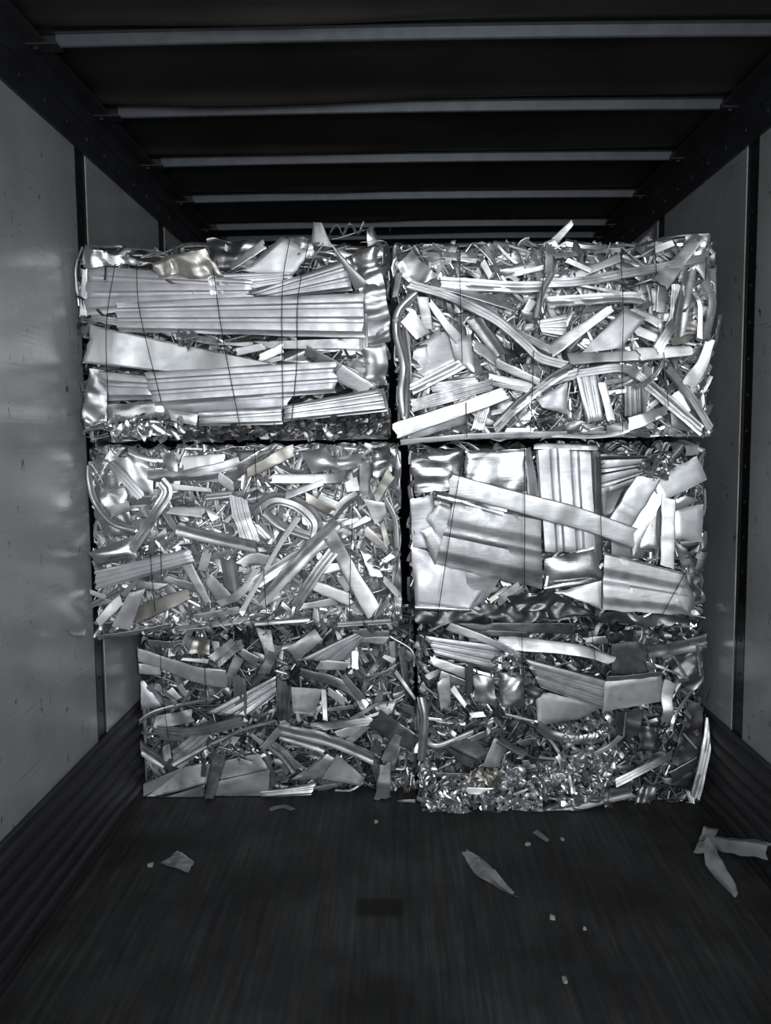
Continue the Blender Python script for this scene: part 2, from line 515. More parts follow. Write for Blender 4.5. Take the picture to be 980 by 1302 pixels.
for k, yb in enumerate(BOWS):
    q = MB()
    # hat section: a web with a turned lip, on end plates that sit on the rails
    prof = [(-.030, .033), (-.028, .035), (-.008, .034), (-.004, .003), (0, 0), (.008, 0), (.012, .004), (.016, .034), (.04, .035)]
    x0, x1 = XL + .10, XR - .06
    nn = 24
    for i in range(nn + 1):
        x = x0 + (x1 - x0) * i / nn
        cb = .006 * (1 - ((x - (x0 + x1) / 2) / ((x1 - x0) / 2)) ** 2)
        for (dy, dz) in prof: q.v.append((x, yb + dy, BOW + dz + cb))
    m_ = len(prof)
    for i in range(nn):
        for t in range(m_ - 1):
            a = i * m_ + t
            q.f.append((a, a + m_, a + m_ + 1, a + 1)); q.mi.append(0)
    for (xa, xb) in ((XL - .0, XL + .11), (XR - .07, XR)):
        q.box((xa, yb - .03, BOW - .003), (xb, yb + .03, BOW + .004), 1)
        q.box((xa, yb + .01, BOW + .004), (xb, yb + .016, BOW + .04), 1)
        for xx in (xa + .03,):
            q.box((xx, yb - .012, BOW - .01), (xx + .014, yb + .002, BOW - .002), 1)
    trim(q, [MAT['bow'], MAT['rail']], angle=0.5)

# (type, points in crop pixels, distance in front of the bale face, material, options, width)
PA = [
 ('R', [(48,150),(520,195),(530,252),(40,298)], .015, 'p', {'n':3,'h':.008}), ('R', [(380,178),(645,172),(642,200),(500,238)], .012, 'p', {'n':3,'h':.008}),
 ('R', [(505,238),(790,138),(818,226),(600,246)], .04, 'p', {'n':3,'h':.008}), ('R', [(130,260),(845,232),(847,362),(142,345)], .055, 'p', {'n':3,'tilt':.006,'h':.008}),
 ('Q', [(370,380),(850,362),(850,396),(600,396)], .03, 'g'), ('Q', [(58,326),(600,440),(300,464),(36,437)], .06, 'b', {'amp':.012}),
 ('f', [(545,425),(615,392)], .03, 'b', {}, 24), ('f', [(480,405),(560,388)], .03, 'n', {}, 22), ('a', [(618,428),(690,395)], .025, 'n', {}, 40), ('f', [(680,400),(770,450),(830,480)], .03, 'g', {}, 34),
 ('R', [(215,462),(768,430),(770,522),(240,562)], .055, 'p', {'n':3,'tilt':.006,'h':.008}), ('R', [(82,458),(240,474),(236,542),(104,546)], .035, 'p', {'n':2,'h':.008}),
 ('f', [(768,462),(862,512)], .035, 'b', {}, 46), ('R', [(618,560),(892,508),(916,576),(618,606)], .045, 'n', {'n':3}),
 ('R', [(370,580),(610,560),(612,614),(374,620)], .05, 'n', {'n':2}), ('Q', [(280,572),(368,585),(362,618),(290,602)], .045, 'n'), ('Q', [(240,558),(640,535),(620,570),(250,600)], .03, 'p'),
 ('Q', [(100,560),(260,545),(270,590),(110,610)], .04, 's', {'cr':.01}), ('K', [(50,450),(100,466),(106,600),(34,628)], .05, 'n'),
 ('K', [(32,98),(160,128),(240,150),(40,160)], .03, 's', {'cr':.02}), ('K', [(230,140),(392,108),(442,190),(250,192)], .04, 'w'), ('K', [(388,78),(560,84),(470,168),(398,162)], .0, 'd'),
 ('f', [(462,160),(560,92)], .02, 'n', {}, 24), ('Q', [(498,170),(612,70),(694,110),(645,182)], .035, 'b', {'amp':.01}), ('K', [(632,62),(692,72),(705,132),(640,122)], .03, 'n'),
 ('Q', [(703,28),(726,30),(778,142),(688,142)], -.02, 'g', {'amp':.01}), ('f', [(750,62),(772,40),(788,66),(808,34),(832,62),(850,30)], .0, 's', {'roll':1.3}, 14),
 ('f', [(860,48),(820,60),(790,70),(755,78)], -.02, 's', {'roll':1.2}, 12), ('K', [(855,45),(882,34),(906,132),(858,132)], .0, 's'), ('Q', [(755,93),(792,132),(858,206),(824,228)], .05, 'n'),
 ('K', [(795,128),(885,98),(922,240),(846,262)], .03, 's'), ('K', [(848,210),(912,214),(926,372),(848,392)], .035, 'n'), ('K', [(838,380),(902,328),(918,500),(866,512)], .03, 'n'),
 ('K', [(776,440),(880,400),(892,505),(836,506)], .015, 'n'), ('K', [(90,610),(330,590),(320,652),(110,650)], .04, 's', {'fq':26}), ('K', [(330,622),(640,612),(640,650),(340,655)], .02, 'd', {'fq':24}),
 ('K', [(620,604),(915,580),(915,640),(640,650)], .02, 'd', {'fq':20}), ('f', [(40,165),(36,300)], .03, 'n', {}, 18), ('c', [(845,235),(850,395)], .03, 'g', {}, 26),
 ('Q', [(945,12),(962,12),(958,170),(935,170)], -.25, 'd', {'amp':.004}), ('c', [(60,305),(140,318)], .03, 'n', {}, 22), ('f', [(95,345),(130,300)], .02, 'k', {}, 16),
 ('f', [(300,358),(420,372)], .05, 's', {}, 20), ('K', [(318,358),(350,356),(352,386),(320,384)], .07, 'g', {'fq':34}),
 ('W', [(128,150),(103,330),(108,550)], .085, ''), ('W', [(190,150),(200,290),(262,550)], .085, ''), ('W', [(412,160),(440,360),(490,620)], .085, ''), ('W', [(635,70),(612,240),(615,610)], .085, ''), ('W', [(690,80),(658,250),(655,430),(640,600)], .085, ''),
]
PB1 = [
 ('f', [(200,100),(500,105)], .02, 'b', {}, 34), ('K', [(70,170),(150,82),(265,232),(130,262)], .045, 'b'), ('f', [(75,200),(50,330)], .05, 'n', {}, 30),
 ('c', [(300,248),(680,275),(900,270)], .05, 'b', {}, 60), ('c', [(130,260),(330,320),(500,400),(620,470),(760,590),(840,660),(980,700)], .065, 'n', {'tilt':.006}, 46),
 ('c', [(478,450),(622,645)], .05, 'g', {}, 72), ('c', [(430,340),(560,400),(680,500),(900,620)], .04, 'n', {}, 42), ('f', [(250,250),(420,300),(700,390)], .03, 'n', {}, 44),
 ('t', [(170,300),(75,400),(58,520),(100,700),(90,850),(110,990)], .03, 'n', {}, 48), ('t', [(100,500),(122,700),(115,980)], .045, 'g', {}, 32), ('f', [(240,360),(330,480),(400,560)], .04, 'b', {}, 46),
 ('Q', [(85,465),(150,395),(242,520),(170,562)], .05, 'b', {'amp':.01}), ('Q', [(150,620),(330,470),(400,690),(136,805)], .012, 'p', {'amp':.008}), ('f', [(200,330),(230,500)], .03, 'g', {}, 60),
 ('Q', [(345,540),(462,538),(482,740),(382,690)], .045, 'b'), ('f', [(480,590),(610,672)], .03, 'b', {}, 60), ('f', [(480,640),(510,750)], .04, 'b', {}, 40),
 ('c', [(140,832),(412,695)], .06, 'b', {}, 62), ('r', [(140,920),(580,800)], .03, 'g', {}, 66), ('r', [(250,822),(500,786)], .02, 'g', {}, 44),
 ('f', [(48,1058),(400,942),(650,850)], .08, 'b', {'amp':.005,'roll':0.05,'lab':'wide bright strip along the lower left edge'}, 78), ('f', [(150,1082),(440,975)], .07, 'b', {}, 60), ('c', [(590,1050),(720,920),(900,780),(990,730)], .06, 'n', {}, 54),
 ('f', [(80,1120),(400,1090),(700,1080),(980,1075)], .05, 'n', {}, 32), ('Q', [(815,880),(985,790),(985,965),(850,930)], .04, 'p'), ('f', [(892,48),(885,205)], .05, 'b', {}, 42), ('t', [(905,200),(850,310),(820,440)], .06, 'n', {}, 32),
 ('R', [(820,460),(980,420),(980,560),(850,530)], .02, 'b', {'n':3}), ('f', [(600,690),(830,790)], .05, 'b', {}, 44), ('f', [(560,760),(800,812)], .04, 'b', {}, 36), ('f', [(580,800),(780,836)], .05, 'b', {}, 26),
 ('f', [(440,190),(510,228)], .03, 'n', {}, 26), ('f', [(525,140),(570,222)], .04, 'b', {}, 34), ('Q', [(600,180),(850,108),(870,178),(640,228)], .01, 'n'), ('f', [(640,218),(850,172)], .02, 'n', {}, 30),
 ('r', [(535,925),(500,1045)], .03, 'd', {}, 62), ('t', [(650,1056),(800,1056)], .05, 'n', {}, 30), ('Q', [(600,880),(700,900),(660,990),(610,960)], .01, 'g'), ('K', [(830,960),(980,940),(980,1050),(830,1050)], .0, 'k'),
 ('K', [(640,600),(760,600),(770,690),(650,680)], .02, 'd', {'fq':24}), ('f', [(740,440),(800,350)], .05, 'n', {}, 40), ('Q', [(740,400),(800,420),(790,470),(730,440)], .055, 'b'),
 ('W', [(403,60),(405,300),(415,690)], .09, ''), ('W', [(855,220),(830,520)], .09, ''), ('W', [(803,620),(785,1060)], .09, ''), ('W', [(436,900),(440,1090)], .1, ''),
]
PB2 = [
 ('f', [(55,125),(160,12)], -.12, 'n', {'lab':'bent strip sticking up out of the top'}, 38), ('R', [(180,850),(240,1102),(335,1080),(300,828)], .05, 'n', {'n':3}), ('f', [(320,880),(372,1085)], .055, 'b', {}, 42),
 ('Q', [(203,724),(447,472),(562,530),(425,692)], .045, 'p', {'amp':.002,'tilt':.004}), ('f', [(140,748),(420,735),(640,728)], .05, 'b', {}, 56), ('f', [(520,726),(812,705)], .065, 'b', {'amp':.002,'roll':0}, 64),
 ('f', [(30,716),(370,478)], .06, 'n', {}, 58), ('r', [(618,705),(665,630),(712,558)], .07, 'b', {'amp':.008}, 52), ('c', [(20,440),(430,415),(540,422)], .045, 'b', {}, 58),
 ('c', [(0,338),(200,330),(430,290),(700,240),(900,195)], .055, 'b', {}, 48), ('f', [(200,352),(430,395)], .06, 'n', {}, 16), ('f', [(480,482),(640,560)], .04, 'n', {}, 42), ('f', [(500,592),(622,642)], .03, 'b', {}, 48),
 ('Q', [(588,372),(642,350),(652,480),(600,490)], .03, 'g'), ('f', [(650,360),(640,500)], .03, 'g', {}, 52), ('r', [(735,350),(720,570)], .025, 'g', {}, 66), ('c', [(800,270),(760,480),(740,640)], .03, 'n', {}, 74),
 ('t', [(865,335),(905,450),(870,645)], .03, 'b', {'amp':.006}, 74), ('f', [(820,390),(852,470),(850,640)], .05, 's', {}, 24), ('K', [(935,515),(962,512),(940,700),(910,690)], .03, 'g'), ('Q', [(838,230),(892,218),(882,330),(828,262)], .02, 'p'),
 ('f', [(905,655),(865,780),(790,890)], .05, 'b', {'amp':.01}, 66), ('c', [(560,880),(700,1000),(862,1142)], .05, 'n', {}, 62), ('c', [(680,800),(800,950),(910,1130)], .06, 'n', {}, 46), ('Q', [(695,950),(740,918),(802,1030),(782,1055)], .04, 'b'),
 ('t', [(655,750),(600,840),(500,905)], .075, 's', {}, 14), ('t', [(665,750),(615,845),(510,912)], .07, 'n', {}, 10), ('f', [(468,1105),(560,1075),(672,1025)], .055, 'b', {}, 62),
 ('c', [(190,830),(420,800),(520,840),(570,890)], .055, 'n', {}, 46), ('c', [(-20,890),(200,825)], .05, 'n', {}, 52), ('R', [(440,900),(442,1062),(546,1062),(540,900)], .03, 'd', {'n':4}),
 ('f', [(330,882),(470,858)], .05, 'n', {}, 26), ('f', [(340,935),(450,925)], .05, 'n', {}, 26), ('f', [(380,870),(385,950)], .055, 'n', {}, 20), ('Q', [(348,1112),(462,1088),(462,1150),(346,1162)], .05, 'b'), ('Q', [(118,1098),(218,1088),(192,1152),(122,1150)], .03, 'n'),
 ('f', [(0,1162),(250,1172),(430,1150),(640,1062)], .06, 'n', {}, 20), ('f', [(636,345),(740,220),(832,108)], .05, 'b', {}, 76), ('Q', [(605,140),(700,108),(716,136),(606,182)], .04, 'b'),
 ('Q', [(485,150),(700,85),(740,120),(560,200)], .0, 'g'), ('Q', [(600,38),(606,182),(520,192),(498,150)], -.05, 'k', {'amp':.01}), ('t', [(500,145),(700,85),(900,70)], .02, 'd', {}, 14), ('K', [(760,90),(905,75),(890,200),(800,180)], .02, 's'),
 ('f', [(130,215),(262,272)], .05, 'n', {}, 26), ('f', [(180,300),(420,200)], .03, 'n', {}, 42), ('f', [(60,190),(182,178)], .04, 'b', {}, 30), ('Q', [(100,270),(130,262),(150,310),(90,318)], .04, 'b'), ('f', [(765,255),(745,330)], .04, 's', {}, 20),
 ('Q', [(250,770),(420,760),(400,800),(260,800)], .02, 'k'), ('f', [(690,660),(780,650)], .03, 'w', {}, 36), ('K', [(680,520),(830,560),(820,620),(700,600)], .035, 'w'), ('Q', [(690,1010),(790,1060),(800,1150),(700,1120)], .02, 'g'),
 ('Q', [(545,560),(640,600),(620,640),(560,600)], .03, 'd'), ('f', [(440,130),(400,150)], .0, 'n', {}, 5),
 ('W', [(420,170),(435,480),(430,760)], .09, ''), ('W', [(605,30),(606,150),(616,285)], .08, ''), ('W', [(887,200),(880,320)], .07, ''), ('W', [(655,715),(680,1010)], .09, ''), ('W', [(430,760),(432,1150)], .085, ''),
]
PC1 = [
 ('K', [(60,160),(220,130),(330,560),(140,560)], .02, 's', {'cr':.02}), ('K', [(180,130),(400,118),(420,330),(230,340)], .02, 'b', {'cr':.016}), ('r', [(190,165),(360,350)], .045, 'b', {}, 56), ('t', [(72,180),(75,260),(110,380),(200,490),(330,530)], .05, 'n', {}, 36),
 ('f', [(585,168),(812,135)], .05, 'b', {'roll':-.1}, 60), ('t', [(395,245),(700,222),(885,178)], .035, 'n', {}, 78), ('K', [(465,112),(530,105),(560,210),(500,215)], .04, 'b'), ('f', [(480,290),(740,312)], .045, 'n', {}, 30),
 ('t', [(465,265),(500,325),(430,440),(298,645)], .075, 'n', {'amp':.004}, 58), ('Q', [(188,402),(290,374),(300,420),(196,462)], .05, 'b', {'amp':.01}), ('Q', [(72,650),(310,563),(335,682),(125,722)], .055, 's', {'amp':.014,'bow':.02}),
 ('R', [(108,750),(612,628),(655,705),(120,852)], .07, 'p', {'n':4,'tilt':.006}), ('f', [(598,700),(722,922)], .065, 'n', {}, 46), ('f', [(488,790),(672,852)], .05, 'n', {}, 42), ('Q', [(308,800),(505,822),(440,852),(330,842)], .05, 'b'),
 ('f', [(258,882),(342,796)], .08, 'n', {}, 28), ('Q', [(292,870),(382,848),(300,1072),(198,1052)], .06, 'p', {'amp':.002}), ('f', [(125,1035),(250,900)], .05, 'n', {}, 56), ('t', [(78,942),(240,858)], .07, 's', {}, 30), ('f', [(58,858),(165,892)], .06, 'n', {}, 28),
 ('f', [(325,990),(480,930),(622,868)], .035, 'w', {}, 78), ('r', [(688,748),(716,650)], .06, 'b', {}, 48), ('c', [(550,525),(760,580),(980,628)], .06, 'b', {}, 66), ('Q', [(700,402),(730,396),(782,460),(742,482)], .05, 'b'),
 ('f', [(778,240),(862,302)], .05, 'n', {}, 54), ('t', [(708,350),(852,335)], .05, 'b', {}, 46), ('f', [(510,420),(702,432)], .04, 'n', {}, 52), ('Q', [(428,572),(490,520),(502,560),(450,596)], .06, 'b'), ('r', [(885,350),(905,450),(955,590)], .05, 'n', {}, 96),
 ('f', [(720,788),(810,905)], .04, 'g', {}, 76), ('t', [(830,690),(855,860)], .03, 'n', {}, 84), ('f', [(780,930),(900,870),(985,735)], .06, 'b', {}, 42), ('f', [(900,985),(985,820)], .07, 'n', {}, 30),
 ('f', [(130,1112),(300,1090),(500,1052)], .05, 'n', {'roll':.5}, 32), ('f', [(650,1002),(900,962)], .05, 's', {}, 42), ('f', [(560,1062),(940,1010)], .04, 'n', {'roll':-.5}, 34), ('K', [(650,960),(900,940),(980,1040),(600,1080)], .02, 's', {'fq':22}),
 ('K', [(130,1060),(560,1000),(560,1090),(140,1120)], .02, 's', {'fq':22}), ('K', [(-40,1060),(60,1066),(50,1096),(-30,1084)], .3, 'n', {'cr':.012}), ('Q', [(560,450),(610,445),(620,480),(580,490)], .05, 'b'), ('c', [(470,410),(560,540)], .05, 'g', {}, 40), ('Q', [(320,470),(440,460),(420,540),(350,560)], .04, 'n'),
 ('W', [(410,660),(420,800),(435,970)], .1, ''), ('W', [(465,610),(470,800)], .09, ''),
]
PC2 = [
 ('f', [(60,222),(200,150),(312,88)], .05, 'w', {'n':2}, 64), ('Q', [(0,98),(192,98),(80,172),(0,162)], .02, 'd'), ('Q', [(350,110),(482,78),(565,192),(412,222)], .05, 'b', {'amp':.012,'bow':.02}), ('Q', [(480,150),(682,108),(672,182),(540,222)], .04, 'n', {'bow':-.02}),
 ('f', [(200,250),(500,248),(592,230)], .055, 'b', {}, 54), ('f', [(268,342),(472,270)], .05, 'n', {}, 36), ('t', [(90,440),(200,362),(340,392),(430,480),(422,575)], .03, 'n', {}, 74), ('t', [(150,430),(250,510),(430,575)], .04, 'b', {}, 56), ('t', [(110,500),(180,575)], .04, 'b', {}, 50),
 ('f', [(38,965),(150,760),(240,600),(335,460)], .085, 'n', {'amp':.001,'tilt':.004}, 28), ('c', [(140,920),(330,720),(552,498)], .065, 'b', {}, 74), ('c', [(100,820),(300,690),(500,590)], .055, 'b', {}, 64), ('c', [(318,945),(430,770),(532,638)], .075, 'n', {}, 60),
 ('f', [(510,555),(600,720),(745,975)], .085, 'b', {'amp':.006,'roll':.05}, 84), ('t', [(530,452),(590,380),(655,338)], .05, 'n', {}, 52), ('Q', [(690,360),(802,380),(822,450),(752,497)], .06, 'b', {'amp':.01}), ('f', [(620,512),(722,460)], .065, 'b', {}, 32),
 ('f', [(700,160),(692,332)], .045, 'n', {}, 56), ('K', [(735,70),(860,60),(850,220),(740,240)], .03, 's'), ('f', [(755,362),(840,220)], .06, 'w', {}, 52), ('t', [(810,360),(862,470),(872,625)], .05, 'n', {}, 32), ('f', [(700,530),(822,642)], .04, 'w', {}, 46), ('f', [(790,490),(822,612)], .05, 'w', {}, 30),
 ('f', [(800,790),(882,882)], .07, 'b', {}, 34), ('f', [(800,698),(848,665)], .07, 'b', {}, 32), ('Q', [(588,270),(652,240),(672,312),(600,322)], .05, 'b'), ('f', [(420,828),(610,905)], .06, 'b', {}, 64), ('f', [(460,742),(610,720)], .05, 'b', {}, 46), ('f', [(350,945),(545,915)], .05, 'n', {}, 40),
 ('f', [(430,950),(432,1015)], .06, 'n', {}, 32), ('f', [(378,350),(540,440)], .05, 'w', {}, 52), ('f', [(450,350),(600,420)], .045, 'b', {}, 40), ('t', [(100,1035),(400,1012)], .05, 'n', {}, 28), ('t', [(550,1040),(840,1022)], .05, 'g', {}, 28), ('K', [(400,990),(840,1000),(830,1060),(400,1060)], .02, 'g', {'fq':20}),
 ('f', [(560,780),(620,850)], .05, 'b', {}, 54), ('f', [(700,640),(760,780)], .05, 's', {}, 60), ('K', [(760,670),(800,670),(820,720),(750,720)], .06, 's', {'fq':30}), ('K', [(870,60),(900,200),(890,420),(850,300)], .02, 'n'), ('K', [(880,620),(900,900),(880,1060),(850,900)], .02, 'g'),
 ('f', [(20,720),(100,680),(240,720)], .04, 'b', {}, 60), ('f', [(0,880),(140,780)], .05, 'b', {}, 50),
 ('W', [(100,80),(115,380)], .09, ''), ('W', [(150,740),(160,920),(175,1050)], .11, ''), ('W', [(635,370),(620,700),(615,980)], .11, ''),
]
PD = [
 ('K', [(74,78),(216,74),(222,182),(80,192)], .02, 's', {'fq':11}), ('K', [(225,74),(392,70),(402,192),(225,178)], .025, 's', {'fq':9,'cr':.016}), ('f', [(402,68),(422,205)], .03, 'd', {}, 30),
 ('R', [(425,70),(445,358),(614,362),(600,74)], .04, 'n', {'n':3,'tilt':.006,'amp':.008,'h':.018}), ('f', [(601,90),(606,380)], .055, 'd', {}, 18), ('R', [(608,210),(740,150),(742,88),(610,84)], .02, 'd', {'n':3}),
 ('Q', [(748,160),(882,88),(912,155),(785,217)], .05, 'n', {'amp':.006}), ('K', [(718,120),(822,78),(806,142),(750,152)], .045, 's', {'fq':20}), ('f', [(655,295),(745,150)], .04, 'n', {}, 66), ('Q', [(742,160),(784,217),(702,372),(690,290)], .035, 'n', {'amp':.008}),
 ('f', [(802,208),(798,402)], .065, 'b', {'roll':.1}, 38), ('Q', [(815,240),(902,224),(896,332),(820,322)], .03, 'p'), ('Q', [(815,215),(850,200),(890,215),(820,245)], .04, 'b', {'amp':.012}), ('K', [(818,330),(850,348),(908,500),(868,522)], .02, 'g', {'cr':.012}), ('Q', [(742,260),(782,228),(776,352),(720,352)], .03, 's'),
 ('f', [(178,168),(400,226),(560,270),(706,322)], .085, 'b', {'amp':.003,'roll':.06,'tilt':.004,'lab':'long pale ribbon running diagonally across the sheets'}, 58), ('R', [(193,214),(440,262),(446,466),(138,396)], .055, 'g', {'n':2,'tilt':.01,'amp':.01,'h':.01}), ('t', [(150,200),(240,222),(340,246)], .07, 's', {}, 26), ('Q', [(118,268),(150,222),(202,238),(168,345)], .05, 'g', {'amp':.012}),
 ('Q', [(70,212),(132,198),(172,345),(78,352)], .035, 'n', {'amp':.012}), ('Q', [(75,345),(310,432),(240,528),(84,518)], .03, 'p', {'amp':.012}), ('t', [(84,518),(238,526)], .05, 's', {}, 12), ('Q', [(228,420),(330,432),(285,500),(234,528)], .045, 'n', {'amp':.012}), ('f', [(318,502),(378,455)], .05, 'b', {}, 24), ('f', [(295,500),(345,460)], .045, 'w', {}, 16), ('f', [(350,500),(392,462)], .04, 'w', {}, 14),
 ('Q', [(450,382),(590,348),(616,436),(448,468)], .05, 's', {'amp':.014,'bow':.02}), ('t', [(450,466),(560,448),(618,432)], .065, 's', {}, 12), ('t', [(455,460),(480,385),(590,350)], .06, 's', {}, 12), ('R', [(620,360),(846,420),(864,540),(616,524)], .065, 'b', {'n':2,'tilt':.006,'amp':.01,'h':.008}),
 ('Q', [(478,476),(616,440),(616,526),(560,502)], .05, 'n'), ('Q', [(843,418),(878,490),(862,542),(820,508)], .075, 's', {'amp':.01}), ('K', [(838,350),(870,378),(908,490),(880,502)], .03, 'd'), ('K', [(262,512),(480,482),(602,542),(300,562)], .03, 'k'), ('K', [(80,528),(300,520),(300,566),(90,560)], .02, 'k'),
 ('K', [(600,535),(880,545),(880,575),(600,570)], .02, 'd'), ('K', [(330,490),(470,460),(560,520),(380,530)], .04, 'd', {'fq':18}), ('Q', [(100,300),(130,290),(180,350),(140,400)], .045, 'b', {'amp':.012}), ('f', [(420,60),(600,66)], .02, 'd', {}, 18), ('f', [(850,72),(886,70)], .05, 'b', {}, 30), ('Q', [(610,180),(700,150),(640,260),(610,280)], .025, 'd'), ('Q', [(640,290),(740,300),(730,380),(640,370)], .03, 'd'),
 ('W', [(220,80),(190,260),(145,560)], .11, ''), ('W', [(393,60),(394,260),(393,460)], .11, ''), ('W', [(605,100),(612,370),(612,520)], .11, ''), ('W', [(862,395),(780,545)], .1, ''),
]
PE1 = [
 ('f', [(95,222),(300,290),(500,362),(692,392)], .06, 'p', {'roll':.05}, 92), ('f', [(66,320),(300,338)], .055, 'b', {}, 66), ('Q', [(82,440),(200,400),(305,552),(180,575)], .05, 'p', {'amp':.003}),
 ('c', [(142,480),(150,1000)], .02, 'n', {'roll':0}, 36), ('c', [(197,400),(206,1000)], .02, 'n', {'roll':0}, 30), ('f', [(172,560),(178,1000)], .01, 'g', {}, 24), ('c', [(228,430),(300,515),(392,552)], .045, 'b', {}, 42), ('c', [(265,430),(395,525)], .05, 'n', {}, 34),
 ('t', [(148,665),(250,592),(400,550),(565,520)], .075, 'n', {}, 24), ('Q', [(268,612),(480,570),(502,642),(258,682)], .05, 'b', {'cr':.008}), ('r', [(250,692),(500,705),(790,640)], .055, 'g', {}, 66), ('f', [(300,730),(440,735)], .05, 'n', {}, 50),
 ('c', [(135,778),(322,905)], .07, 'n', {}, 66), ('r', [(385,875),(565,722)], .05, 'g', {'n':4}, 120), ('R', [(555,592),(985,366),(985,482),(830,606)], .045, 'n', {'n':3}), ('t', [(375,905),(600,780),(800,690),(985,640)], .08, 'n', {}, 28),
 ('Q', [(172,1115),(430,912),(582,880),(572,1012)], .05, 'n', {'amp':.01}), ('Q', [(180,1132),(420,1062),(560,1020),(560,1096)], .07, 'n', {'amp':.006}), ('Q', [(150,1030),(430,915),(300,1030),(190,1090)], .06, 'p'), ('Q', [(590,1010),(945,928),(940,1060),(600,1098)], .055, 'p', {'amp':.006}),
 ('Q', [(560,900),(880,830),(940,925),(580,1000)], .04, 'g'), ('f', [(648,835),(585,1098)], .085, 'd', {}, 72), ('f', [(552,970),(556,855)], .07, 's', {}, 26), ('t', [(565,800),(595,740)], .07, 's', {}, 26), ('f', [(605,780),(612,850)], .07, 's', {}, 20), ('t', [(368,235),(410,188),(446,232)], .05, 'n', {}, 34), ('f', [(595,272),(745,178)], .05, 'b', {}, 66),
 ('f', [(640,300),(785,175)], .06, 's', {}, 46), ('f', [(775,225),(872,295)], .05, 'n', {}, 62), ('f', [(910,90),(945,220)], .05, 'g', {}, 76), ('r', [(765,378),(772,590)], .075, 'g', {}, 82), ('f', [(645,292),(622,165)], .04, 'b', {}, 38), ('f', [(690,425),(765,258)], .05, 'd', {}, 62),
 ('f', [(765,878),(842,892)], .075, 'b', {}, 28), ('f', [(838,718),(902,772)], .07, 'b', {}, 26), ('f', [(-5,292),(105,228)], .04, 'n', {}, 14), ('f', [(98,598),(155,700)], .04, 'n', {}, 22), ('f', [(160,710),(270,718)], .06, 'n', {}, 18), ('f', [(590,1085),(985,1078)], .06, 'g', {}, 44),
 ('K', [(480,150),(600,160),(590,250),(450,230)], .02, 'w'), ('f', [(230,180),(370,190)], .04, 'b', {'roll':.4}, 50), ('f', [(340,870),(330,780)], .05, 's', {}, 50), ('f', [(425,270),(580,285)], .07, 'n', {}, 22), ('K', [(720,850),(830,770),(860,820),(760,870)], .05, 's', {'fq':30}), ('f', [(410,430),(470,510)], .05, 'n', {}, 34), ('f', [(350,450),(405,505)], .05, 'b', {}, 40), ('f', [(430,530),(520,420)], .06, 'g', {}, 18),
 ('W', [(295,180),(310,450),(345,740)], .1, ''), ('W', [(560,310),(575,620)], .1, ''),
]
